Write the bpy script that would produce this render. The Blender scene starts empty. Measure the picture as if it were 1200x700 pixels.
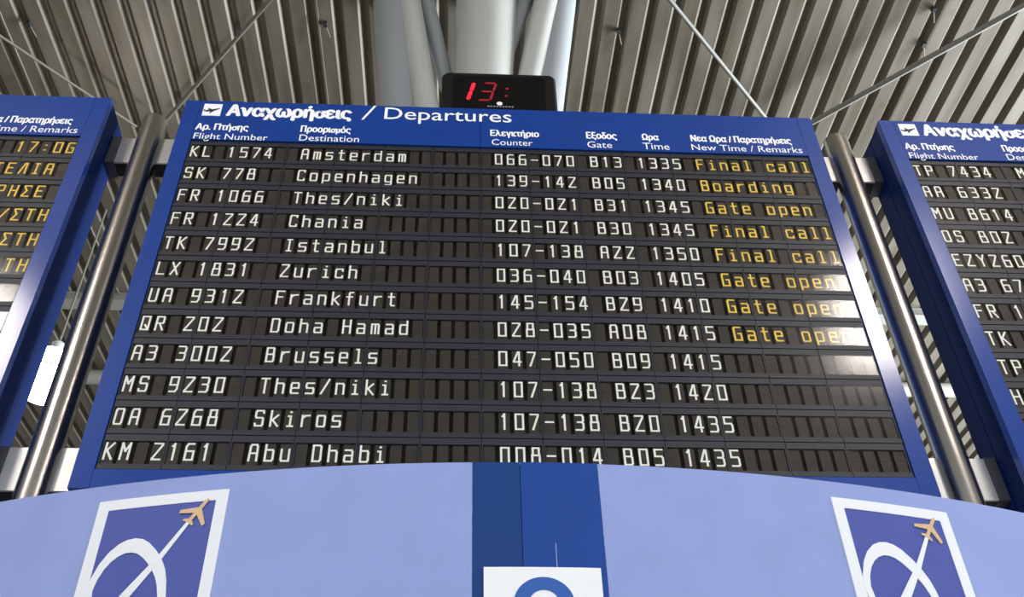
import bpy, math, random
from mathutils import Vector, Matrix
random.seed(7)
S = bpy.context.scene
COL = S.collection

# ------------------------------------------------------------------ camera
def make_camera():
    cd = bpy.data.cameras.new('camera')
    cd.sensor_width = 36.0
    cd.lens = 36.0 * 1250.0 / 1200.0
    cd.clip_end = 300
    o = bpy.data.objects.new('camera', cd)
    COL.objects.link(o)
    pitch, roll, yaw = math.radians(43.1315), math.radians(-1.7611), math.radians(-4.2210)
    f = Vector((-math.sin(yaw) * math.cos(pitch), math.cos(yaw) * math.cos(pitch), math.sin(pitch)))
    r = Vector((math.cos(yaw), math.sin(yaw), 0.0))
    u = r.cross(f)
    r2 = math.cos(roll) * r + math.sin(roll) * u
    u2 = -math.sin(roll) * r + math.cos(roll) * u
    m = Matrix((r2, u2, -f)).transposed().to_4x4()
    m.translation = Vector((-0.3026, -4.3665, 1.6))
    o.matrix_world = m
    S.camera = o
make_camera()

# ------------------------------------------------------------------ world, light, exposure
S.view_settings.view_transform = 'Standard'
S.view_settings.look = 'None'
S.view_settings.exposure = 1.11
S.view_settings.gamma = 1.0
S.view_settings.use_curve_mapping = False
W = bpy.data.worlds.new('daylight_through_the_hall')
S.world = W
W.use_nodes = True
W.node_tree.nodes['Background'].inputs[0].default_value = (0.86, 0.93, 1.0, 1)
W.node_tree.nodes['Background'].inputs[1].default_value = 1.0
LAMP_EMIT = 19.0

def area(name, loc, target, sx, sy, power, color):
    l = bpy.data.lights.new(name, 'AREA'); l.shape = 'RECTANGLE'; l.size = sx; l.size_y = sy
    l.energy = power; l.color = color
    o = bpy.data.objects.new(name, l); COL.objects.link(o)
    o.location = loc
    o.rotation_euler = (Vector(target) - Vector(loc)).to_track_quat('-Z', 'Y').to_euler()
    return o
area('added_roof_light_right', (17.5, 6.5, 8.5), (0.0, 3.5, 11.5), 11.0, 3.0, 6400, (0.86, 0.94, 1.0))  # unseen area light added to rake the roof from the right

# ------------------------------------------------------------------ materials
def lin(c):
    return tuple((x / 255 / 12.92) if x / 255 <= 0.04045 else ((x / 255 + 0.055) / 1.055) ** 2.4 for x in c) + (1.0,)

def mat(name, rgb, rough=0.5, metal=0.0, spec=0.5, var=0.0, vscale=(4, 4, 4), coat=0.0, bump=0.0, emit=0.0, coat_rough=0.1):
    m = bpy.data.materials.new(name); m.use_nodes = True
    nt = m.node_tree; b = nt.nodes['Principled BSDF']
    b.inputs['Roughness'].default_value = rough
    b.inputs['Metallic'].default_value = metal
    b.inputs['Specular IOR Level'].default_value = spec
    b.inputs['Coat Weight'].default_value = coat
    b.inputs['Coat Roughness'].default_value = coat_rough
    c = lin(rgb)
    b.inputs['Base Color'].default_value = c
    if var or bump:
        tc = nt.nodes.new('ShaderNodeTexCoord'); mp = nt.nodes.new('ShaderNodeMapping')
        mp.inputs['Scale'].default_value = vscale
        nz = nt.nodes.new('ShaderNodeTexNoise'); nz.inputs['Scale'].default_value = 1.0
        nz.inputs['Detail'].default_value = 5.0
        nt.links.new(tc.outputs['Object'], mp.inputs[0]); nt.links.new(mp.outputs[0], nz.inputs['Vector'])
        if var:
            mx = nt.nodes.new('ShaderNodeMix'); mx.data_type = 'RGBA'
            mx.inputs[6].default_value = tuple(x * (1 - var) for x in c[:3]) + (1,)
            mx.inputs[7].default_value = tuple(min(1, x * (1 + var)) for x in c[:3]) + (1,)
            cr = nt.nodes.new('ShaderNodeMapRange'); cr.inputs[1].default_value = 0.3; cr.inputs[2].default_value = 0.7
            nt.links.new(nz.outputs[0], cr.inputs[0]); nt.links.new(cr.outputs[0], mx.inputs[0])
            nt.links.new(mx.outputs[2], b.inputs['Base Color'])
        if bump:
            bp = nt.nodes.new('ShaderNodeBump'); bp.inputs['Strength'].default_value = bump
            bp.inputs['Distance'].default_value = 0.01
            nt.links.new(nz.outputs[0], bp.inputs['Height']); nt.links.new(bp.outputs[0], b.inputs['Normal'])
    if emit:
        b.inputs['Emission Color'].default_value = c
        b.inputs['Emission Strength'].default_value = emit
    return m

M = {}
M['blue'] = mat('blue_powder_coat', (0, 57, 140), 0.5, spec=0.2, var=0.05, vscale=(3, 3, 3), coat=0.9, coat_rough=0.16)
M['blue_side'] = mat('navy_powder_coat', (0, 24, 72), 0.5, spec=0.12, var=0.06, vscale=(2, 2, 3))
M['module'] = mat('charcoal_module_plastic', (42, 44, 50), 0.5, spec=0.4, var=0.08, vscale=(7, 7, 7))
M['module_in'] = mat('black_module_inside', (12, 11, 11), 0.7, spec=0.2)
M['flap'] = mat('brown_black_flap', (54, 48, 41), 0.6, spec=0.3, var=0.18, vscale=(9, 9, 9))
M['ink_white'] = mat('cream_white_ink', (252, 250, 236), 0.6, spec=0.2)
M['ink_yellow'] = mat('yellow_ink', (246, 208, 84), 0.6, spec=0.2)
M['text'] = mat('white_vinyl', (250, 250, 252), 0.5, spec=0.3)
M['icon_dark'] = mat('dark_vinyl', (28, 34, 56), 0.5)
M['steel'] = mat('brushed_steel', (196, 193, 186), 0.27, metal=1.0, var=0.07, vscale=(60, 60, 1.2), bump=0.15)
M['bracket'] = mat('satin_aluminium', (205, 204, 202), 0.4, metal=0.85, var=0.04, vscale=(8, 8, 8))
M['bracket_dark'] = mat('black_rubber_and_shade', (22, 22, 24), 0.7)  # also paints the shade under the bracket arms
M['clamp'] = mat('shade_grey_clamp', (84, 84, 90), 0.4, metal=0.5)
M['clock'] = mat('black_clock_case', (20, 19, 19), 0.35, spec=0.4, var=0.1, vscale=(12, 12, 12))
M['clock_glass'] = mat('smoked_clock_window', (10, 9, 10), 0.2, spec=0.35)
M['led'] = mat('red_led_segment', (225, 24, 44), 0.4, emit=0.8)
M['led_dim'] = mat('dim_red_led_segment', (120, 18, 30), 0.4, emit=0.5)
M['led_off'] = mat('unlit_led_segment', (24, 20, 21), 0.4)
M['lilac'] = mat('pale_lilac_blue_panel', (152, 166, 219), 0.6, spec=0.3, var=0.035, vscale=(5, 5, 5))
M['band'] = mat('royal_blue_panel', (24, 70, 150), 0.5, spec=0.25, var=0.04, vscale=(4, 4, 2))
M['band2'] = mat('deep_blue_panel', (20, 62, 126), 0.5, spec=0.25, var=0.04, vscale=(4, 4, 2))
M['logo_white'] = mat('white_film', (245, 246, 248), 0.5)
M['logo_blue'] = mat('violet_blue_film', (80, 91, 168), 0.55, spec=0.3, var=0.04, vscale=(6, 6, 6))
M['gold'] = mat('gold_film', (226, 188, 142), 0.45)
M['number_plate'] = mat('white_number_plate', (252, 252, 252), 0.5)
M['number_blue'] = mat('number_blue_film', (38, 92, 176), 0.5)
M['tube'] = mat('off_white_painted_tube', (176, 177, 171), 0.3, spec=0.5, var=0.03, vscale=(3, 3, 1))
M['tube_grey'] = mat('light_grey_painted_tube', (142, 145, 147), 0.35, spec=0.4, var=0.04, vscale=(3, 3, 1))
M['rod'] = mat('galvanised_rod', (96, 94, 87), 0.6)
M['beam'] = mat('painted_roof_beam', (132, 131, 124), 0.5, var=0.05)
M['floor'] = mat('pale_terrazzo_floor', (84, 82, 78), 0.45, var=0.1, vscale=(2, 2, 2))
M['lamp_shell'] = mat('lamp_housing', (190, 190, 188), 0.4, metal=0.4)
M['lamp_glow'] = mat('glowing_lamp_diffuser', (255, 244, 236), 0.5, emit=LAMP_EMIT)
M['seam'] = mat('sheet_overlap_lip', (124, 118, 104), 0.5, var=0.1)

def ceiling_mat():
    m = bpy.data.materials.new('weathered_steel_decking'); m.use_nodes = True
    nt = m.node_tree; b = nt.nodes['Principled BSDF']
    b.inputs['Roughness'].default_value = 0.42
    b.inputs['Specular IOR Level'].default_value = 0.5
    b.inputs['Metallic'].default_value = 0.25
    tc = nt.nodes.new('ShaderNodeTexCoord'); mp = nt.nodes.new('ShaderNodeMapping')
    mp.inputs['Scale'].default_value = (5.0, 0.5, 1.0)
    n1 = nt.nodes.new('ShaderNodeTexNoise'); n1.inputs['Scale'].default_value = 1.0; n1.inputs['Detail'].default_value = 8
    n2 = nt.nodes.new('ShaderNodeTexNoise'); n2.inputs['Scale'].default_value = 2.2; n2.inputs['Detail'].default_value = 6
    nt.links.new(tc.outputs['Object'], mp.inputs[0]); nt.links.new(mp.outputs[0], n1.inputs['Vector'])
    nt.links.new(tc.outputs['Object'], n2.inputs['Vector'])
    mx = nt.nodes.new('ShaderNodeMix'); mx.data_type = 'RGBA'
    mx.inputs[6].default_value = lin((90, 82, 68)); mx.inputs[7].default_value = lin((112, 106, 95))
    r1 = nt.nodes.new('ShaderNodeMapRange'); r1.inputs[1].default_value = 0.35; r1.inputs[2].default_value = 0.65
    nt.links.new(n1.outputs[0], r1.inputs[0]); nt.links.new(r1.outputs[0], mx.inputs[0])
    mx2 = nt.nodes.new('ShaderNodeMix'); mx2.data_type = 'RGBA'; mx2.inputs[7].default_value = lin((70, 61, 46))
    r2 = nt.nodes.new('ShaderNodeMapRange'); r2.inputs[1].default_value = 0.62; r2.inputs[2].default_value = 0.78
    r2.inputs[4].default_value = 0.6
    nt.links.new(n2.outputs[0], r2.inputs[0]); nt.links.new(r2.outputs[0], mx2.inputs[0])
    nt.links.new(mx.outputs[2], mx2.inputs[6]); nt.links.new(mx2.outputs[2], b.inputs['Base Color'])
    return m
M['ceiling'] = ceiling_mat()

def pane_mat():
    m = bpy.data.materials.new('clear_window_pane'); m.use_nodes = True
    nt = m.node_tree; nt.nodes.clear()
    out = nt.nodes.new('ShaderNodeOutputMaterial'); mix = nt.nodes.new('ShaderNodeMixShader')
    tr = nt.nodes.new('ShaderNodeBsdfTransparent'); gl = nt.nodes.new('ShaderNodeBsdfGlossy')
    gl.inputs['Roughness'].default_value = 0.13
    fr = nt.nodes.new('ShaderNodeFresnel'); fr.inputs['IOR'].default_value = 1.45
    tr.inputs[0].default_value = (0.97, 0.97, 0.97, 1)
    ge = nt.nodes.new('ShaderNodeNewGeometry'); iv = nt.nodes.new('ShaderNodeMath'); iv.operation = 'SUBTRACT'
    iv.inputs[0].default_value = 1.0; mu = nt.nodes.new('ShaderNodeMath'); mu.operation = 'MULTIPLY'
    nt.links.new(ge.outputs['Backfacing'], iv.inputs[1]); nt.links.new(iv.outputs[0], mu.inputs[1])
    nt.links.new(fr.outputs[0], mu.inputs[0]); nt.links.new(mu.outputs[0], mix.inputs[0]); nt.links.new(tr.outputs[0], mix.inputs[1])
    nt.links.new(gl.outputs[0], mix.inputs[2]); nt.links.new(mix.outputs[0], out.inputs[0])
    return m
M['pane'] = pane_mat()

# ------------------------------------------------------------------ mesh helpers
class MB:
    """collects faces for ONE mesh object"""
    def __init__(s): s.v = []; s.f = []; s.m = []; s.sm = []
    def add(s, vs, fs, mi=0, smooth=False):
        b = len(s.v); s.v += [tuple(v) for v in vs]
        for f in fs: s.f.append(tuple(i + b for i in f)); s.m.append(mi); s.sm.append(smooth)
    def box(s, a, b, mi=0):
        (x0, y0, z0), (x1, y1, z1) = a, b
        s.add([(x0,y0,z0),(x1,y0,z0),(x1,y1,z0),(x0,y1,z0),(x0,y0,z1),(x1,y0,z1),(x1,y1,z1),(x0,y1,z1)],
              [(0,3,2,1),(4,5,6,7),(0,1,5,4),(1,2,6,5),(2,3,7,6),(3,0,4,7)], mi)
    def bevbox(s, a, b, r, mi=0):
        """box with its front (low y) outline rounded in x-z and chamfered"""
        (x0, y0, z0), (x1, y1, z1) = a, b
        def ring(ins, y):
            pts = []
            for cx, cz, a0 in ((x1-r, z1-r, 0), (x0+r, z1-r, 90), (x0+r, z0+r, 180), (x1-r, z0+r, 270)):
                for k in range(5):
                    t = math.radians(a0 + k * 22.5)
                    pts.append((cx + (r-ins) * math.cos(t), y, cz + (r-ins) * math.sin(t)))
            return pts
        e = r * 0.3
        rs = [ring(e, y0), ring(0, y0 + e), ring(0, y1)]
        n = len(rs[0]); vs = sum(rs, [])
        fs = [tuple(range(n))[::-1], tuple(range(2*n, 3*n))]
        for q in range(2):
            for i in range(n):
                j = (i+1) % n
                fs.append((q*n+i, q*n+j, (q+1)*n+j, (q+1)*n+i))
        s.add(vs, fs, mi)
    def tube(s, p0, p1, r0, r1=None, n=24, mi=0, caps=True):
        r1 = r0 if r1 is None else r1
        p0, p1 = Vector(p0), Vector(p1); d = (p1-p0).normalized()
        a = d.orthogonal().normalized(); b = d.cross(a)
        vs = []
        for p, r in ((p0, r0), (p1, r1)):
            for k in range(n):
                t = 2*math.pi*k/n
                vs.append(p + r*(math.cos(t)*a + math.sin(t)*b))
        s.add(vs, [(k, (k+1) % n, n+(k+1) % n, n+k) for k in range(n)], mi, True)
        if caps: s.add(vs, [tuple(range(n))[::-1], tuple(range(n, 2*n))], mi)
    def prism(s, pts, y0, y1, mi=0):
        """polygon in x-z extruded from y0 (front) to y1"""
        n = len(pts)
        vs = [(x, y0, z) for x, z in pts] + [(x, y1, z) for x, z in pts]
        s.add(vs, [tuple(range(n)), tuple(range(n, 2*n))[::-1]] + [(i, n+i, n+(i+1) % n, (i+1) % n) for i in range(n)], mi)
    def mesh(s, name, mats):
        me = bpy.data.meshes.new(name); me.from_pydata(s.v, [], s.f)
        for m in mats: me.materials.append(m)
        for p, mi, sm in zip(me.polygons, s.m, s.sm): p.material_index = mi; p.use_smooth = sm
        me.update()
        return me
    def build(s, name, mats, parent=None, loc=(0, 0, 0)):
        if not isinstance(mats, (list, tuple)): mats = [mats]
        return link(name, s.mesh(name, mats), parent, loc)

def link(name, me, parent=None, loc=(0, 0, 0)):
    o = bpy.data.objects.new(name, me); COL.objects.link(o)
    o.parent = parent; o.location = loc
    return o
def tag(o, label=None, cat=None, group=None, kind=None):
    if label: o['label'] = label
    if cat: o['category'] = cat
    if group: o['group'] = group
    if kind: o['kind'] = kind
    return o
def empty(name, loc, label=None, cat=None, group=None, kind=None):
    o = bpy.data.objects.new(name, None); COL.objects.link(o); o.location = loc
    o.empty_display_size = 0.1
    return tag(o, label, cat, group, kind)

# ------------------------------------------------------------------ setting: floor and corrugated roof
mb = MB(); mb.box((-19, -17, -0.2), (19, 27, 0.0))
tag(mb.build('floor', M['floor']), kind='structure')

def roof_z(y): return 12.357 + 0.1402 * (y - 2.154)
M['shading_wall'] = mat('grey_brown_shading_wall', (104, 98, 88), 0.7, var=0.05)
def shading_wall(name, x0, x1, y0, y1):  # unseen walls added to block horizon light from the roof
    mb = MB()
    vs = [(x, y, z) for z in (0, 1) for x, y in ((x0, y0), (x1, y0), (x1, y1), (x0, y1))]
    vs = [(x, y, (roof_z(y) - 0.001) if z else 0.0) for x, y, z in vs]
    mb.add(vs, [(0,3,2,1),(4,5,6,7),(0,1,5,4),(1,2,6,5),(2,3,7,6),(3,0,4,7)])
    tag(mb.build(name, M['shading_wall']), kind='structure')
shading_wall('shading_wall_left', -12.3, -12.0, -8.0, 25.5)
shading_wall('shading_wall_far', -12.3, 19.0, 25.5, 25.8)
PITCH, UP, WEB, DEPTH = 0.300, 0.034, 0.050, 0.058
ceiling = empty('ceiling', (0, 0, 0), kind='structure')
def sheet_mesh(nribs, name):
    mb = MB(); ys = (-15.0, 26.0)
    prof = []
    for k in range(nribs):
        x = k * PITCH
        prof += [(x, 0.0), (x + PITCH - UP - 2*WEB, 0.0), (x + PITCH - UP - WEB, DEPTH), (x + PITCH - WEB, DEPTH)]
    prof.append((nribs * PITCH, 0.0))
    vs = [(x, y, roof_z(y) + dz) for y in ys for x, dz in prof]
    n = len(prof)
    mb.add(vs, [(i, i+n, i+n+1, i+1) for i in range(n-1)])
    # sheet thickness seen at the ends
    vs2 = [(x, y, roof_z(y) + dz + 0.012) for y in ys for x, dz in prof]
    mb.add(vs2, [(i, i+1, i+n+1, i+n) for i in range(n-1)])
    return mb.mesh(name, [M['ceiling']])
sheet = sheet_mesh(12, 'ceiling_sheet')
lipmb = MB()
lipmb.add([(a, y, roof_z(y) + dz) for y in (-15.0, 26.0) for a, dz in ((-0.012, 0.0), (0.012, 0.0), (0.012, -0.02), (-0.012, -0.014))],
          [(0,1,5,4),(1,2,6,5),(2,3,7,6),(3,0,4,7),(0,3,2,1),(4,5,6,7)])
lip = lipmb.mesh('overlap_lip', [M['seam']])
for k in range(-5, 5):
    x = 1.66 + 3.6 * k
    sh = link('ceiling_sheet', sheet, ceiling, (x, 0, 0))
    link('overlap_lip', lip, sh, (0, 0, 0))
# little black fixing clips beside the overlaps
cm = MB(); cm.box((-0.022, -0.03, -0.05), (0.022, 0.03, 0.0), 0)
cm.tube((0, 0, -0.02), (0.05, 0.16, -0.05), 0.008, n=6, mi=1)
clipm = cm.mesh('fixing_clip', [M['bracket_dark'], M['rod']])
for x, y in ((-5.25, 2.68), (-1.86, 2.55), (1.55, 2.51), (5.22, 2.56), (5.14, 2.04)):
    link('fixing_clip', clipm, ceiling, (x, y, roof_z(y)))

# bracing rods, beams under the roof
def rod(name, p0, p1, r, label, group='thin bracing rods under the metal roof'):
    b = Vector(p0)
    o = empty(name, b, label, 'rod', group)
    m = MB(); m.tube((0, 0, 0), Vector(p1) - b, r, n=10); m.build('rod_bar', M['rod'], o)
    m = MB(); d = (Vector(p1) - b).normalized()
    m.tube(-0.1 * d, 0.12 * d, r * 1.9, n=8); m.build('rod_end', M['rod'], o)
def ext(a, b, t0, t1):
    a, b = Vector(a), Vector(b); return a + (b-a) * t0, a + (b-a) * t1
p, q = ext((-5.51, 2.71, 12.18), (-4.71, 3.64, 12.31), -1.6, 1.5)
rod('bracing_rod', p, q, 0.016, 'thin grey rod across the roof above the left departures board')
p, q = ext((-2.40, 2.08, 12.09), (-3.99, 4.06, 12.37), -0.9, 1.03)
rod('bracing_rod', p, q, 0.026, 'thin grey rod slanting down to the left steel pole top')
p, q = ext((2.02, 1.89, 12.07), (3.48, 3.57, 12.30), -1.2, 1.4)
rod('bracing_rod', p, q, 0.025, 'thin grey rod slanting down behind the main board right corner')
p, q = ext((6.01, 1.79, 12.05), (4.18, 3.67, 12.32), -1.0, 1.15)
rod('bracing_rod', p, q, 0.036, 'thicker pale rod with clips above the right departures board')

mb = MB(); zb = roof_z(8.2) - 0.18
mb.box((-15, 8.0, zb), (15, 8.24, zb + 0.02)); mb.box((-15, 8.0, zb + 0.14), (15, 8.16, zb + 0.16)); mb.box((-15, 8.06, zb + 0.02), (15, 8.1, zb + 0.14))
o = mb.build('roof_beam', M['beam']); tag(o, 'pale flanged steel beam under the roof seen between the boards and poles', 'beam')
mb = MB(); mb.tube((-15, 10.25, roof_z(10.2) - 0.2), (15, 10.25, roof_z(10.2) - 0.2), 0.13, n=20)
tag(mb.build('roof_pipe', M['beam']), 'pale round pipe under the roof, deeper in than the flanged beam', 'pipe')

# ------------------------------------------------------------------ branching roof column behind the board
col = empty('tree_column', (-0.05, 2.1, 0), 'white steel column branching into tubes behind the main board and black clock', 'column')
ox, oy = -0.05, 2.1
mb = MB(); mb.tube((0, 0, 0.0), (0, 0, 7.6), 0.42, 0.42, n=40); mb.build('trunk', M['tube'], col)
mb = MB(); mb.tube((0, 0, 0.0), (0, 0, 0.05), 0.6, n=40); mb.build('base_plate', M['tube_grey'], col)
mb = MB(); mb.tube((0, 0.1, 7.6), (0, 0.1, 7.72), 0.95, n=40); mb.build('head_plate', M['tube'], col)
def branch(xt, zt, xb, zb_, rt, rb, y, mname, label=None):
    # line through (xt,zt) and (xb,zb_) carried on down to the head plate and up to the roof
    k = (xt - xb) / (zt - zb_); kr = (rt - rb) / (zt - zb_)
    z0, z1 = 7.7, roof_z(y) + 0.02
    x0, x1 = xb + k * (z0 - zb_), xb + k * (z1 - zb_)
    r0, r1 = max(0.05, rb + kr * (z0 - zb_)), rt + kr * (z1 - zt)
    m = MB(); m.tube((x0 - ox, y - oy, z0), (x1 - ox, y - oy, z1), r0, r1, n=40)
    o = m.build('branch_tube', M[mname], col)
    if label: o['label'] = label
branch(-0.015, 12.12, -0.045, 10.755, 0.335, 0.295, 2.0, 'tube', 'thick central tube')
branch(-0.87, 12.065, -0.625, 10.18, 0.13, 0.125, 2.0, 'tube')
branch(0.66, 12.16, 0.445, 10.81, 0.145, 0.13, 2.0, 'tube')
branch(-1.03, 12.05, -0.865, 10.08, 0.23, 0.21, 2.13, 'tube_grey', 'grey tube on the left')
branch(0.79, 12.19, 0.54, 10.16, 0.2, 0.19, 2.13, 'tube_grey', 'grey tube on the right')
branch(-0.66, 12.08, -0.43, 10.765, 0.095, 0.07, 2.15, 'tube_grey', 'thin tube left of centre')
branch(0.385, 12.14, 0.20, 11.3, 0.088, 0.07, 2.12, 'tube_grey', 'thin tube right of centre')

# ------------------------------------------------------------------ pendant lamps
def pendant(x, y, z, r, h, label, group=None):
    o = empty('pendant_lamp', (x, y, z), label, 'lamp', group)
    m = MB(); m.tube((0, 0, -h/2), (0, 0, h/2), r, r*0.96, n=32); m.build('glowing_diffuser', M['lamp_glow'], o)
    m = MB(); m.tube((0, 0, h/2), (0, 0, h/2 + 0.1), r*0.9, r*0.4, n=32); m.tube((0, 0, h/2 + 0.1), (0, 0, h/2 + 0.24), r*0.35, r*0.3, n=20)
    m.build('lamp_housing', M['lamp_shell'], o)
    m = MB(); m.tube((0, 0, -0.012), (0, 0, 0.012), r*1.03, n=32); m.build('middle_ring', M['lamp_shell'], o)
    m = MB(); m.tube((0, 0, h/2 + 0.24), (0, 0, roof_z(y) - z), 0.015, n=8); m.build('hanging_rod', M['rod'], o)
pendant(-5.22, 6.0, 9.9, 0.26, 0.52, 'bright glowing lamp hanging between the left board and the left steel pole')
pendant(4.85, -4.9, 10.25, 0.56, 0.9, 'bright drum lamp hanging behind the viewer, to the right', 'lamps hanging behind the viewer')
pendant(-5.95, -5.3, 9.95, 0.55, 0.9, 'bright drum lamp hanging behind the viewer, to the left', 'lamps hanging behind the viewer')

# ------------------------------------------------------------------ stroke letters of the flap display
G = {
'0': [[(0,0),(0,1),(1,1),(1,0),(0,0)]],
'O': [[(.02,.1),(.02,.9),(.12,1),(.88,1),(.98,.9),(.98,.1),(.88,0),(.12,0),(.02,.1)]],
'D': [[(0,0),(0,1),(.85,1),(1,.9),(1,.1),(.85,0),(0,0)]],
'1': [[(.28,.84),(.52,1),(.52,0)]],
'2': [[(0,1),(1,1),(1,.9),(0,.06),(0,0),(1,0)]],
'3': [[(0,1),(.85,1),(1,.88),(1,.64),(.85,.52),(.25,.52)],[(.85,.52),(1,.42),(1,.12),(.85,0),(0,0)]],
'4': [[(.76,0),(.76,1),(.6,1),(0,.32),(0,.27),(1,.27)]],
'5': [[(1,1),(0,1),(0,.56),(.88,.56),(1,.46),(1,.1),(.88,0),(0,0)]],
'6': [[(.92,1),(.2,1),(0,.82),(0,0),(1,0),(1,.54),(0,.54)]],
'7': [[(0,1),(1,1),(1,.92),(.3,0)]],
'8': [[(.1,.53),(.1,1),(.9,1),(.9,.53)],[(0,.53),(1,.53),(1,0),(0,0),(0,.53)]],
'9': [[(1,.46),(0,.46),(0,1),(1,1),(1,.18),(.8,0),(.08,0)]],
'-': [[(0,.5),(1,.5)]],
'/': [[(0,0),(1,1)]],
':': [[(.42,.2),(.56,.2)],[(.42,.7),(.56,.7)]],
'A': [[(0,0),(.06,.86),(.2,1),(.84,1),(.96,.86),(1,0)],[(.04,.46),(.96,.46)]],
'B': [[(0,0),(0,1),(.84,1),(.94,.92),(.94,.6),(.84,.53),(0,.53)],[(.84,.53),(1,.46),(1,.08),(.86,0),(0,0)]],
'C': [[(1,.84),(1,1),(.14,1),(0,.88),(0,.12),(.14,0),(1,0),(1,.16)]],
'E': [[(1,1),(0,1),(0,0),(1,0)],[(0,.53),(.78,.53)]],
'F': [[(1,1),(0,1),(0,0)],[(0,.53),(.8,.53)]],
'G': [[(.98,1),(.12,1),(0,.86),(0,0),(1,0),(1,.5),(.6,.5)]],
'H': [[(0,0),(0,1)],[(1,0),(1,1)],[(0,.52),(1,.52)]],
'I': [[(.2,1),(.8,1)],[(.5,1),(.5,0)],[(.2,0),(.8,0)]],
'K': [[(0,0),(0,1)],[(.95,1),(.12,.5),(.28,.5),(.98,0)]],
'L': [[(0,1),(0,0),(1,0)]],
'M': [[(0,0),(0,1),(.5,.5),(1,1),(1,0)]],
'P': [[(0,0),(0,1),(.88,1),(1,.9),(1,.56),(.88,.48),(0,.48)]],
'Q': [[(0,.06),(0,1),(1,1),(1,0),(0,0)],[(.5,.36),(1,0)]],
'R': [[(0,0),(0,1),(.88,1),(.98,.9),(.98,.58),(.88,.5),(0,.5)],[(.45,.5),(1,0)]],
'S': [[(1,.86),(.94,1),(.1,1),(0,.9),(0,.62),(.12,.53),(.88,.53),(1,.44),(1,.1),(.9,0),(.06,0),(0,.14)]],
'T': [[(0,1),(1,1)],[(.5,1),(.5,0)]],
'U': [[(0,1),(0,.1),(.14,0),(.86,0),(1,.1),(1,1)]],
'X': [[(0,0),(1,1)],[(0,1),(1,0)]],
'Y': [[(0,1),(.5,.5),(1,1)],[(.5,.5),(.5,0)]],
'Z': [[(0,1),(1,1),(1,.9),(0,.08),(0,0),(1,0)]],
'\u03a3': [[(1,.94),(1,1),(0,1),(0,.94),(.5,.52),(0,.06),(0,0),(1,0)]],
'\u039b': [[(0,0),(.5,.9),(.62,1),(.86,1),(.94,0)]],
'a': [[(.08,.72),(.86,.72),(1,.62),(1,0)],[(1,.38),(.1,.38),(0,.3),(0,.06),(.1,0),(1,0)]],
'b': [[(0,1),(0,0),(.88,0),(1,.1),(1,.58),(.88,.68),(0,.68)]],
'c': [[(1,.56),(1,.72),(.12,.72),(0,.62),(0,.1),(.12,0),(1,0),(1,.14)]],
'd': [[(1,1),(1,0),(.1,0),(0,.1),(0,.6),(.1,.7),(1,.7)]],
'e': [[(0,.37),(1,.37),(1,.62),(.88,.72),(.12,.72),(0,.62),(0,.1),(.12,0),(.95,0)]],
'f': [[(.9,1),(.5,1),(.38,.9),(.38,0)],[(.05,.64),(.8,.64)]],
'g': [[(1,-.02),(1,.72),(.1,.72),(0,.62),(0,.16),(.1,.06),(1,.06)],[(1,.06),(1,-.16),(.88,-.24),(.1,-.24)]],
'h': [[(0,1),(0,0)],[(0,.68),(.86,.68),(1,.58),(1,0)]],
'i': [[(.25,.66),(.54,.66),(.54,0)],[(.2,0),(.88,0)],[(.5,.93),(.58,.93)]],
'k': [[(0,1),(0,0)],[(.9,.72),(.1,.36),(.3,.36),(.95,0)]],
'l': [[(.25,1),(.54,1),(.54,0)],[(.22,0),(.86,0)]],
'm': [[(0,0),(0,.72),(.9,.72),(1,.64),(1,0)],[(.52,.72),(.52,0)]],
'n': [[(0,0),(0,.72),(.86,.72),(1,.6),(1,0)]],
'o': [[(0,.08),(0,.64),(.1,.72),(.9,.72),(1,.64),(1,.08),(.9,0),(.1,0),(0,.08)]],
'p': [[(0,-.24),(0,.72),(.88,.72),(1,.62),(1,.12),(.88,.02),(0,.02)]],
'r': [[(.05,.72),(.05,0)],[(.05,.5),(.4,.7),(.98,.72)]],
's': [[(1,.72),(.1,.72),(0,.64),(0,.46),(.1,.38),(.9,.38),(1,.3),(1,.08),(.9,0),(0,0)]],
't': [[(.42,1),(.42,.1),(.52,0),(.9,0)],[(.08,.7),(.88,.7)]],
'u': [[(0,.72),(0,.1),(.12,0),(1,0)],[(1,.72),(1,0)]],
}
for a, b in (('\u0397', 'H'), ('\u03a4', 'T'), ('\u0395', 'E'), ('\u0399', 'I'), ('\u0391', 'A'), ('\u03a1', 'P')): G[a] = G[b]

CELL, ROWH = 4.0 / 52, 0.20841
FW, FT, FB = 0.056, -0.19 * ROWH - 0.003, -0.84 * ROWH + 0.003   # flap width, top, bottom
GX, GT, GB, TH = 0.048, -0.215 * ROWH, -0.715 * ROWH, 0.0053

def glyph(mb, ch, x0, y, mi):
    """strokes of one character printed on a flap whose cell starts at x0"""
    gx0 = x0 + (CELL - GX) / 2; gh = GT - GB
    e = TH
    gx, gz0, gw, gz = gx0 + e, GB + e, GX - 2*e, gh - 2*e
    k = 0
    for line in G[ch]:
        pts = [Vector((gx + a * gw, gz0 + b * gz)) for a, b in line]
        for p, q in zip(pts, pts[1:]):
            d = (q - p)
            if d.length < 1e-6: continue
            d.normalize(); n = Vector((-d.y, d.x)) * TH; c = d * TH * 0.9
            yy = y - 0.00008 * k; k += 1
            mb.add([(v.x, yy, v.y) for v in (p - c - n, q + c - n, q + c + n, p - c + n)], [(0, 1, 2, 3)], mi)

def flap_box(mb, x0, tw=0.0):
    a = x0 + (CELL - FW) / 2
    mb.box((a, 0.0075, FB), (a + FW, 0.0125, (FT + FB)/2 - 0.0006), 0)
    mb.box((a, 0.0080, (FT + FB)/2 + 0.0006), (a + FW, 0.0125, FT), 0)

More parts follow.
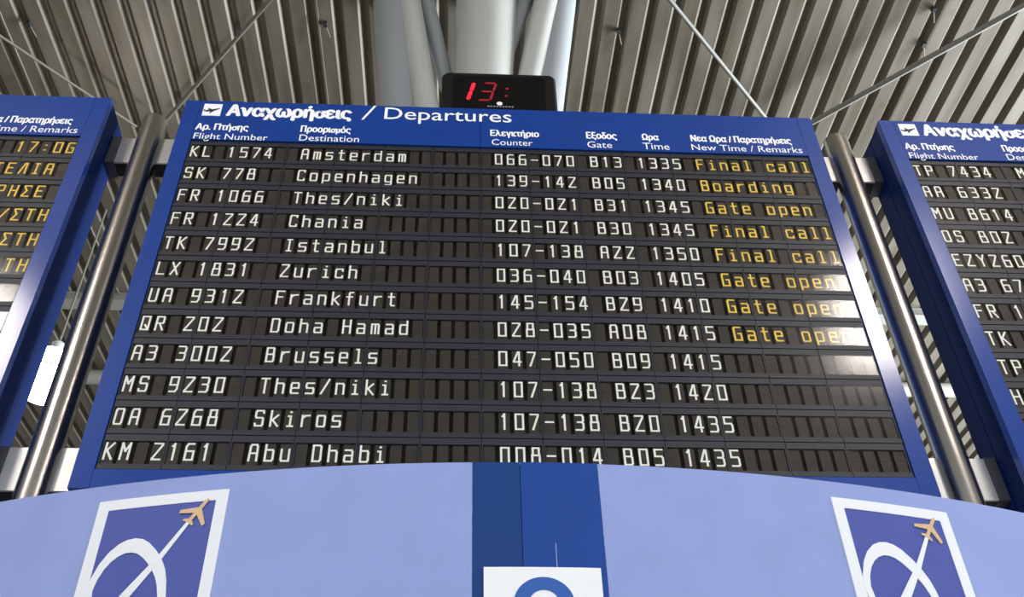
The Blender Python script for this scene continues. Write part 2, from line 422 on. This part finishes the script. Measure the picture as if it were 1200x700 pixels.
FLAPS = {}
def flap_mesh(ch, ink):
    key = (ch, ink)
    if key not in FLAPS:
        mb = MB(); flap_box(mb, 0.0)
        if ch != ' ': glyph(mb, ch, 0.0, 0.0070, 1)
        FLAPS[key] = mb.mesh('flap', [M['flap'], M['ink_yellow' if ink == 'y' else 'ink_white']])
    return FLAPS[key]

def module_mesh():
    mb = MB(); w = 4 * CELL; g = 0.0016
    x0, x1, z0, z1 = g, w - g, -ROWH + g, -g
    a, b, c, d = 0.0075, w - 0.0075, -0.84 * ROWH, -0.19 * ROWH
    y0, y1 = 0.0, 0.03
    mb.box((x0, y0, d), (x1, y1, z1)); mb.box((x0, y0, z0), (x1, y1, c))
    mb.box((x0, y0, c), (a, y1, d)); mb.box((b, y0, c), (x1, y1, d))
    mb.box((x0, y0 - 0.003, z0), (x1, y0, z0 + 0.020))
    mb.box((a, y1 - 0.004, c), (b, y1, d), 1)
    return mb.mesh('display_module', [M['module'], M['module_in']])
MODULE = module_mesh()
pm = MB(); pm.box((0.0077, 0.0010, -0.84 * ROWH + 0.0003), (4*CELL - 0.0077, 0.0022, -0.19 * ROWH - 0.0003))
PANE = pm.mesh('window_pane', [M['pane']])

def text_mesh(body, x0, x1, z0, z1, bold=0.0, shear=0.0, name='lettering'):
    """flat lettering fitted between x0 and x1, baseline z0, capital height z1"""
    def raw(s, off):
        c = bpy.data.curves.new('t', 'FONT'); c.body = s; c.size = 1.0; c.offset = off; c.resolution_u = 3
        o = bpy.data.objects.new('t', c); COL.objects.link(o)
        bpy.context.view_layer.update()
        me = bpy.data.meshes.new_from_object(o.evaluated_get(bpy.context.evaluated_depsgraph_get()))
        bpy.data.objects.remove(o)
        return me
    # sigma and delta are drawn as a small o with their own extra strokes
    plain = body.replace('\u03c3', 'o').replace('\u03b4', 'o')
    me = raw(plain, 0.0)
    extra = []
    for i, ch in enumerate(body):
        if ch in '\u03c3\u03b4':
            pre = raw(plain[:i+1], 0.0); xr = max(v.co.x for v in pre.vertices)
            oo = raw('o', 0.0); ow = max(v.co.x for v in oo.vertices) - min(v.co.x for v in oo.vertices); oh = max(v.co.y for v in oo.vertices)
            if ch == '\u03c3': extra.append([(xr - ow*.55, oh - .075), (xr + ow*.16, oh - .075), (xr + ow*.16, oh + .0), (xr - ow*.55, oh + .0)])
            else: extra += [[(xr - ow*.45, oh - .06), (xr - ow*.25, oh - .06), (xr - ow*.62, .70), (xr - ow*.82, .66)], [(xr - ow*.82, .66), (xr - ow*.1, .66), (xr - ow*.1, .73), (xr - ow*.82, .73)]]
    cap = 0.729
    xs = [v.co.x for v in me.vertices]; mn, mx = min(xs), max(xs)
    sx = (x1 - x0) / (mx - mn); sz = (z1 - z0) / cap
    base = [(x0 + (v.co.x - mn) * sx, z0 + v.co.y * sz) for v in me.vertices]
    polys = [tuple(p.vertices) for p in me.polygons]
    for q in extra:
        b = len(base); base += [(x0 + (x - mn) * sx, z0 + y * sz) for x, y in q]; polys.append((b, b+1, b+2, b+3))
    e = bold * sz; mb = MB()
    for i, (dx, dz) in enumerate(((0, 0), (-1, 0), (1, 0), (0, .6), (0, -.6)) if bold else ((0, 0),)):
        mb.add([(x + dx * e, -0.00005 * i, z + dz * e) for x, z in base], polys)
    me = mb.mesh(name, [])
    me.name = name
    me.materials.clear(); me.materials.append(M['text'])
    return me

# header lettering, measured on the centre board
HEAD = [
 ('\u0391\u03bd\u03b1\u03c7\u03c9\u03c1\u03ae\u03c3\u03b5\u03b9\u03c2', -1.815, -1.012, 7.286, 7.405, 0.05),
 ('Departures', -0.790, 0.052, 7.298, 7.430, 0.004),
 ('\u0391\u03c1. \u03a0\u03c4\u03ae\u03c3\u03b7\u03c2', -1.990, -1.657, 7.133, 7.197, 0.035),
 ('Flight Number', -1.988, -1.520, 7.036, 7.101, 0.0),
 ('\u03a0\u03c1\u03bf\u03bf\u03c1\u03b9\u03c3\u03bc\u03cc\u03c2', -1.319, -1.000, 7.137, 7.202, 0.035),
 ('Destination', -1.320, -0.938, 7.047, 7.113, 0.0),
 ('\u0395\u03bb\u03b5\u03b3\u03ba\u03c4\u03ae\u03c1\u03b9\u03bf', -0.088, 0.228, 7.151, 7.213, 0.035),
 ('Counter', -0.082, 0.185, 7.057, 7.120, 0.0),
 ('\u0395\u03be\u03bf\u03b4\u03bf\u03c2', 0.544, 0.742, 7.151, 7.219, 0.035),
 ('Gate', 0.543, 0.706, 7.058, 7.124, 0.0),
 ('\u03a9\u03c1\u03b1', 0.914, 1.021, 7.152, 7.216, 0.035),
 ('Time', 0.909, 1.084, 7.056, 7.126, 0.0),
 ('\u039d\u03b5\u03b1 \u03a9\u03c1\u03b1 / \u03a0\u03b1\u03c1\u03b1\u03c4\u03b7\u03c1\u03ae\u03c3\u03b5\u03b9\u03c2', 1.240, 1.912, 7.152, 7.218, 0.035),
 ('New Time / Remarks', 1.232, 1.970, 7.060, 7.126, 0.0),
]
HEADMESH = [(text_mesh(*h), h[1]) for h in HEAD]
_sl = MB(); _sl.prism([(-0.940, 7.284), (-0.924, 7.284), (-0.850, 7.436), (-0.866, 7.436)], 0.0, 0.001)
HEADMESH.append((_sl.mesh('lettering', [M['text']]), -0.9))
def icon_meshes():
    a = MB(); a.prism([(-1.975, 7.277), (-1.858, 7.277), (-1.858, 7.402), (-1.975, 7.402)], -0.004, 0.0)
    b = MB()
    fuselage = [(-1.962, 7.322), (-1.945, 7.316), (-1.90, 7.328), (-1.868, 7.352), (-1.868, 7.358), (-1.89, 7.350), (-1.925, 7.340), (-1.95, 7.334)]
    wing = [(-1.935, 7.328), (-1.945, 7.353), (-1.938, 7.355), (-1.905, 7.334)]
    wing2 = [(-1.918, 7.332), (-1.932, 7.302), (-1.924, 7.301), (-1.896, 7.338)]
    tail = [(-1.966, 7.322), (-1.972, 7.338), (-1.966, 7.339), (-1.952, 7.326)]
    for p in (fuselage, wing, wing2, tail): b.prism(p, -0.0055, -0.004)
    return a.mesh('plane_icon_plate', [M['text']]), b.mesh('plane_silhouette', [M['icon_dark']])
ICON = icon_meshes()

def strip(name, parent, a, b, m='blue'):
    mb = MB(); mb.box(a, b); return mb.build(name, M[m], parent)

def board(cx, label, rows, indiv, near=None, split=True):
    """cx: centre x; rows: text rows; indiv(row, col) -> flap built singly; near: module columns built singly"""
    root = empty('departure_board', (cx, 0, 4.42), label, 'board', 'row of flight departure boards')
    Z = -4.42
    def P(name, a, b, m='blue'):
        return strip(name, root, (a[0], a[1], a[2] + Z), (b[0], b[1], b[2] + Z), m)
    F0, F1 = -0.008, 0.045
    P('side_frame', (-2.10, F0, 4.42), (-2.002, F1, 7.44)); P('side_frame', (2.002, F0, 4.42), (2.10, F1, 7.44))
    P('bottom_frame', (-2.0, F0, 4.42), (2.0, F1, 4.526))
    h1 = P('header_panel', (-2.0, F0, 7.036), (-0.1555, F1, 7.44)); h2 = P('header_panel', (-0.1525, F0, 7.036), (2.0, F1, 7.44))
    P('header_lip', (-2.0, F0 - 0.004, 7.031), (2.0, F1, 7.035))
    for s in (-1, 1):     # each flank is two sheets with a joint between
        x0, x1 = sorted((s * 2.10, s * 2.09))
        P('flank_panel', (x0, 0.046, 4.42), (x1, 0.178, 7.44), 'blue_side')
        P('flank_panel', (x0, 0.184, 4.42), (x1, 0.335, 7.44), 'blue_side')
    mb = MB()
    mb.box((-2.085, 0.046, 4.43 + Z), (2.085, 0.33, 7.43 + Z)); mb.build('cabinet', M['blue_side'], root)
    # header lettering belongs to the header panel it is on
    for me, x0 in HEADMESH:
        h = h1 if x0 < -0.8 else h2
        link('lettering', me, h, (0, F0 - 0.0015, Z))
    ic = link('plane_icon_plate', ICON[0], h1, (0, F0, Z)); link('plane_silhouette', ICON[1], h1, (0, F0, Z))
    # twelve rows of thirteen modules, four flaps each
    modules = {}
    far = MB()
    for r in range(12):
        for c in range(13):
            lx, lz = -2.0 + c * 4 * CELL, 7.032 + Z - r * ROWH
            if near and c not in near:
                b = len(far.v)
                far.add([(v.co.x + lx, v.co.y + 0.002, v.co.z + lz) for v in MODULE.vertices], [])
                for p in MODULE.polygons:
                    far.f.append(tuple(i + b for i in p.vertices)); far.m.append(p.material_index); far.sm.append(False)
                continue
            mo = link('display_module', MODULE, root, (lx, 0.002, lz)); modules[(r, c)] = mo
            pn = link('window_pane', PANE, mo)
            # panes never sit perfectly flat
            pn.rotation_euler = (random.gauss(0, 0.0022), 0, random.gauss(0, 0.0018))
    if far.v: tag(far.build('display_module', [M['module'], M['module_in']], root), kind='stuff')
    rest = MB()
    for r in range(12):
        txt = rows.get(r, [])
        line = [' '] * 52; ink = ['w'] * 52
        for c0, s, k in txt:
            for i, ch in enumerate(s):
                if 0 <= c0 + i < 52: line[c0 + i] = ch; ink[c0 + i] = k
        for c in range(52):
            ch = line[c]; mo = modules.get((r, c // 4))
            if mo is not None and indiv(r, c):
                link('flap', flap_mesh(ch, ink[c]), mo, ((c % 4) * CELL, 0, 0))
            else:
                src = flap_mesh(ch, ink[c])
                dx, dz = -2.0 + c * CELL, 7.032 + Z - r * ROWH
                b = len(rest.v)
                rest.add([(v.co.x + dx, v.co.y + 0.002, v.co.z + dz) for v in src.vertices], [])
                for p in src.polygons:
                    mi = 0 if p.material_index == 0 else (2 if ink[c] == 'y' else 1)
                    rest.f.append(tuple(i + b for i in p.vertices)); rest.m.append(mi); rest.sm.append(False)
    if rest.v:
        tag(rest.build('flap', [M['flap'], M['ink_white'], M['ink_yellow']], root), kind='stuff')
    return root

FL = [('KL','1574','Amsterdam','066-070','B13','1335','Final call'),
      ('SK','778','Copenhagen','139-142','B05','1340','Boarding'),
      ('FR','1066','Thes/niki','020-021','B31','1345','Gate open'),
      ('FR','1224','Chania','020-021','B30','1345','Final call'),
      ('TK','7992','Istanbul','107-138','A22','1350','Final call'),
      ('LX','1831','Zurich','036-040','B03','1405','Gate open'),
      ('UA','9312','Frankfurt','145-154','B29','1410','Gate open'),
      ('QR','202','Doha Hamad','028-035','A08','1415','Gate open'),
      ('A3','3002','Brussels','047-050','B09','1415',''),
      ('MS','9230','Thes/niki','107-138','B23','1420',''),
      ('OA','6268','Skiros','107-138','B20','1435',''),
      ('KM','2161','Abu Dhabi','008-014','B05','1435','')]
rows = {}
for i, (a, b, d, ct, g, t, rm) in enumerate(FL):
    rows[i] = [(0, a, 'w'), (3, b, 'w'), (9, d, 'w'), (25, ct, 'w'), (33, g, 'w'), (37, t, 'w'), (42, rm, 'y')]
board(0.0, 'centre blue departures board, the one seen whole, with twelve flight rows', rows,
      lambda r, c: r >= 7 or (r == 6 and c >= 12))
left = {0: [(47, '17:0G', 'y')], 1: [(46, '\u03a4\u0395\u039b\u0399\u0391', 'y')], 2: [(47, '\u03a1\u0397\u03a3\u0395', 'y')],
        3: [(48, '/\u03a3\u03a4\u0397', 'y')], 4: [(49, '\u03a3\u03a4\u0397', 'y')], 5: [(50, '\u03a4\u0397', 'y')]}
board(-4.69, 'left blue departures board, cut by the left edge, yellow Greek remarks showing', left,
      lambda r, c: c >= 40, near=set(range(8, 13)))
right = {0: [(0, 'TP', 'w'), (3, '7434', 'w'), (9, 'M', 'w')], 1: [(0, 'AA', 'w'), (3, '6332', 'w')], 2: [(0, 'MU', 'w'), (3, '8614', 'w')],
         3: [(0, 'OS', 'w'), (3, '802', 'w')], 4: [(0, 'EZY260', 'w')], 5: [(0, 'A3', 'w'), (3, '67', 'w')], 6: [(0, 'FR', 'w'), (3, '1', 'w')],
         7: [(0, 'TK', 'w')], 8: [(0, 'TP', 'w')], 9: [(0, 'H', 'w')]}
board(4.675, 'right blue departures board, cut by the right edge, white flight numbers showing', right,
      lambda r, c: c < 16, near=set(range(0, 5)))

# ------------------------------------------------------------------ steel poles between the boards
def pole(x, label, half):
    o = empty('steel_pole', (x, 0.2, 0), label, 'pole', 'steel poles between the departure boards')
    m = MB(); m.tube((0, 0, 0), (0, 0, 7.45), 0.083, n=48); m.build('tube', M['steel'], o)
    m = MB(); m.tube((0, 0, 7.45), (0, 0, 7.46), 0.0835, 0.082, n=48); m.build('pole_cap', M['steel'], o)
    m = MB(); m.tube((0, 0, 0), (0, 0, 0.03), 0.18, n=32); m.build('base_plate', M['steel'], o)
    for z0, z1 in ((7.035, 7.285), (4.535, 4.79)):
        for s in (-1, 1):
            m = MB(); a, b = sorted((s * 0.06, s * half))
            m.box((a, 0.0, z0), (b, 0.012, z1)); m.box((a, 0.12, z0), (b, 0.132, z1))
            m.box((a, 0.012, z1 - 0.012), (b, 0.12, z1)); m.box((a, 0.012, z0), (b, 0.12, z0 + 0.012), 1)  # black underside: shade below the arm put into its colour
            m.build('bracket_arm', [M['bracket'], M['bracket_dark']], o)
            e = s * half; a, b = sorted((e, e - s * 0.06))
            m = MB(); m.box((a, -0.006, z0 - 0.004), (b, 0.134, z1 + 0.004)); m.build('clamp_plate', M['clamp'], o)  # darker plate: shading at the arm's end put into the colour
pole(-2.345, 'brushed steel pole standing between the left and centre departure boards', 0.242)
pole(2.338, 'brushed steel pole standing between the centre and right departure boards', 0.234)

# ------------------------------------------------------------------ clock on top of the centre board
clk = empty('digital_clock', (-0.018, 0.1, 7.44), 'black digital clock showing red 13 on top of the centre board', 'clock')
m = MB(); m.bevbox((-0.405, 0.0, 0.02), (0.405, 0.16, 0.575), 0.055); m.build('case', M['clock'], clk)
m = MB(); m.bevbox((-0.33, -0.006, 0.075), (0.33, 0.02, 0.525), 0.02); m.build('display_window', M['clock_glass'], clk)
for s in (-0.25, 0.25):
    m = MB(); m.box((s - 0.04, 0.03, 0.0), (s + 0.04, 0.14, 0.03)); m.build('foot', M['bracket_dark'], clk)
SEG = {'a': ((0, 1), (1, 1)), 'b': ((1, 1), (1, .5)), 'c': ((1, .5), (1, 0)), 'd': ((0, 0), (1, 0)), 'e': ((0, 0), (0, .5)), 'f': ((0, .5), (0, 1)), 'g': ((0, .5), (1, .5))}
def digit(x, segs, mname, w=0.085, h=0.20, z=0.235, t=0.010):
    m = MB()
    for s in segs:
        (a, b), (c, d) = SEG[s]
        p, q = Vector((a * w + 0.22 * b * h, b * h)), Vector((c * w + 0.22 * d * h, d * h))
        dv = (q - p); L = dv.length; dv.normalize(); p, q = p + dv * 0.012, q - dv * 0.012; n = Vector((-dv.y, dv.x)) * t
        m.prism([(x + v.x, z + v.y) for v in (p - dv * t, p - n, q - n, q + dv * t, q + n, p + n)], -0.009, -0.006)
    return m
digit(-0.305, 'bc', 'led', t=0.013).build('lit_digit', M['led'], clk)['label'] = 'bright red digit one'
digit(-0.15, 'abcdg', 'led_dim', t=0.008).build('lit_digit', M['led_dim'], clk)['label'] = 'dim red digit three'
m = MB()
for zz in (0.29, 0.375): m.prism([(0.018 + zz * 0.1 + dx, zz + dz) for dx, dz in ((-.009, -.009), (.009, -.009), (.009, .009), (-.009, .009))], -0.009, -0.006)
m.build('colon', M['led_dim'], clk)
m = MB(); m.tube((0.0, -0.008, 0.2), (0.0, -0.004, 0.2), 0.02, n=16)
m.build('maker_dot', M['text'], clk)
m = MB()
for i in range(9): m.box((-0.085 + i * 0.021, -0.008, 0.160), (-0.085 + i * 0.021 + 0.013, -0.006, 0.172))
m.build('maker_marks', mat('grey_print', (150, 150, 150), 0.6), clk)

# ------------------------------------------------------------------ curved counter sign in front
CX, CY, R = -0.0233, 5.8068, 6.8215
sign = empty('curved_counter_sign', (0, -1.0, 0), 'pale lilac curved counter sign with blue centre band and two logos', 'sign')
def cyl(s, z, dr=0.0):
    t = s / R; r = R + dr
    return (CX + r * math.sin(t), CY - r * math.cos(t) + 1.0, z)
def shell(name, s0, s1, z0, z1, d0, d1, mats, n=None, parent=None):
    """curved slab between radii R+d0 (back) and R+d1 (front)"""
    n = n or max(2, int((s1 - s0) / 0.08)); mb = MB()
    f = [(cyl(s0 + (s1-s0)*i/n, z0, d1), cyl(s0 + (s1-s0)*i/n, z1, d1), cyl(s0 + (s1-s0)*i/n, z1, d0), cyl(s0 + (s1-s0)*i/n, z0, d0)) for i in range(n+1)]
    vs = [p for q in f for p in q]
    fs = []
    for i in range(n):
        for k in range(4): fs.append((4*i+k, 4*i+(k+1) % 4, 4*(i+1)+(k+1) % 4, 4*(i+1)+k))
    fs += [(0, 3, 2, 1), (4*n, 4*n+1, 4*n+2, 4*n+3)]
    mb.add(vs, [q[::-1] for q in fs])
    return mb.build(name, mats, parent or sign)
ZT, ZB = 3.90, 2.75
shell('lilac_panel', -3.4, -0.2005, ZB, ZT, -0.06, 0, M['lilac'])
shell('lilac_panel', 0.2725, 3.4, ZB, ZT, -0.06, 0, M['lilac'])
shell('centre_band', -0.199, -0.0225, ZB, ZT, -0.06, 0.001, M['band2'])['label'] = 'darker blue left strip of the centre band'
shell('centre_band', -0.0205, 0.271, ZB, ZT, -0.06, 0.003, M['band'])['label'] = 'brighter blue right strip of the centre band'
shell('band_seam', 0.0955, 0.0985, ZB, 3.555, 0.0, 0.0048, M['lilac'], n=1)
shell('backing_frame', -3.4, 3.4, 3.78, 3.86, -0.16, -0.061, M['bracket'])
shell('backing_frame', -3.4, 3.4, 2.8, 2.88, -0.16, -0.061, M['bracket'])
for s in (-2.6, 0.03, 2.6):
    x, y, _ = cyl(s, 0, -0.12); m = MB(); m.tube((x, y, 0), (x, y, 3.84), 0.045, n=20); m.build('support_post', M['steel'], sign)
plate = shell('number_plate', -0.160, 0.250, 3.047, 3.457, 0.003, 0.010, M['number_plate'])
def flat_on_cyl(name, polys, d, m, parent):
    """polygons given as (s, z) strips of quads, laid on the curved face"""
    mb = MB()
    for P_ in polys:
        n = len(P_)
        vs = [cyl(s, z, d) for s, z in P_] + [cyl(s, z, d - 0.003) for s, z in P_]
        mb.add(vs, [tuple(range(n)), tuple(range(n, 2*n))[::-1]] + [(i, n+i, n+(i+1) % n, (i+1) % n) for i in range(n)])
    return mb.build(name, M[m], parent)
# numeral: bold 9
def arc_quads(cx, cz, ro, ri, a0, a1, ex=1.0, n=28, rx=None, rix=None):
    out = []
    for k in range(n):
        t0, t1 = math.radians(a0 + (a1-a0)*k/n), math.radians(a0 + (a1-a0)*(k+1)/n)
        out.append([(cx + (rx or ro)*math.cos(t0), cz + ro*math.sin(t0)), (cx + (rx or ro)*math.cos(t1), cz + ro*math.sin(t1)),
                    (cx + (rix or ri)*math.cos(t1), cz + ri*math.sin(t1)), (cx + (rix or ri)*math.cos(t0), cz + ri*math.sin(t0))])
    return out
nine = arc_quads(0.046, 3.320, 0.098, 0.050, 0, 360, n=40, rx=0.104, rix=0.052)
nine += arc_quads(0.046, 3.215, 0.115, 0.070, -150, 0, n=24, rx=0.104, rix=0.058)
nine += [[(0.104, 3.215), (0.150, 3.215), (0.150, 3.33), (0.104, 3.33)]]
flat_on_cyl('numeral', nine, 0.0125, 'number_blue', plate)

def logo(s0):
    L = shell('logo', s0 + 0.04, s0 + 0.4615, 3.36, 3.783, 0.0, 0.004, M['logo_blue'])
    L['label'] = 'square logo with white loop and small gold plane'
    zt = 3.825; lo = zt - 0.505
    fr = MB()
    for a, b, c, d in ((0, 0.505, 0, 0.044), (0, 0.505, 0.461, 0.505), (0, 0.044, 0.044, 0.461), (0.461, 0.505, 0.044, 0.461)):
        n = 6
        for i in range(n):
            sa, sb = s0 + a + (b-a)*i/n, s0 + a + (b-a)*(i+1)/n
            z0, z1 = zt - d, zt - c
            vs = [cyl(sa, z0, 0.006), cyl(sb, z0, 0.006), cyl(sb, z1, 0.006), cyl(sa, z1, 0.006), cyl(sa, z0, 0), cyl(sb, z0, 0), cyl(sb, z1, 0), cyl(sa, z1, 0)]
            fr.add(vs, [(0,1,2,3),(7,6,5,4),(0,4,5,1),(1,5,6,2),(2,6,7,3),(3,7,4,0)])
    fr.build('logo_frame', M['logo_white'], L)
    def U(pts): return [(s0 + u, zt - v) for u, v in pts]
    outer = [(.047, .415), (.040, .370), (.046, .328), (.066, .268), (.092, .225), (.124, .194), (.152, .181), (.182, .177), (.212, .184), (.240, .202), (.272, .235), (.300, .272), (.322, .315), (.336, .362), (.346, .422), (.350, .460)]
    inner = [(.072, .415), (.066, .372), (.074, .330), (.090, .292), (.110, .264), (.133, .245), (.157, .235), (.181, .235), (.204, .243), (.226, .259), (.250, .284), (.272, .313), (.291, .344), (.305, .378), (.316, .422), (.320, .460)]
    o_, i_ = U(outer), U(inner)
    # loop closes below and runs into the trail
    low_o = U([(.047, .415), (.075, .447), (.115, .459), (.155, .452), (.2, .424)]); low_i = U([(.072, .415), (.092, .430), (.118, .436), (.148, .430), (.18, .402)])
    polys = [[o_[k], o_[k+1], i_[k+1], i_[k]] for k in range(len(o_)-1)]
    polys += [[low_o[k], low_o[k+1], low_i[k+1], low_i[k]] for k in range(4)]
    flat_on_cyl('loop', polys, 0.0075, 'logo_white', L)
    tr = U([(.366, .128), (.378, .134), (.300, .275), (.207, .420), (.175, .405), (.283, .262)])
    flat_on_cyl('trail', [tr], 0.0085, 'logo_white', L)
    # gold airliner pointing up and to the right, at 60 degrees
    body = [(-.042, -.007), (.055, -.007), (.068, 0), (.055, .007), (-.042, .007)]
    wa = [(-.004, .0), (.026, .0), (-.022, .062), (-.035, .058)]
    wb = [(-.004, .0), (.026, .0), (-.022, -.062), (-.035, -.058)]
    ta = [(-.047, 0), (-.030, 0), (-.044, .024), (-.052, .022)]
    tb = [(-.047, 0), (-.030, 0), (-.044, -.024), (-.052, -.022)]
    ang = math.radians(57); ca, sa = math.cos(ang), math.sin(ang); cu, cv = .397, .092
    pl = [[(s0 + cu + x*ca - y*sa, zt - cv + x*sa + y*ca) for x, y in P_] for P_ in (body, wa, wb, ta, tb)]
    flat_on_cyl('plane', pl, 0.0095, 'gold', L)
logo(-1.612)
logo(1.188)
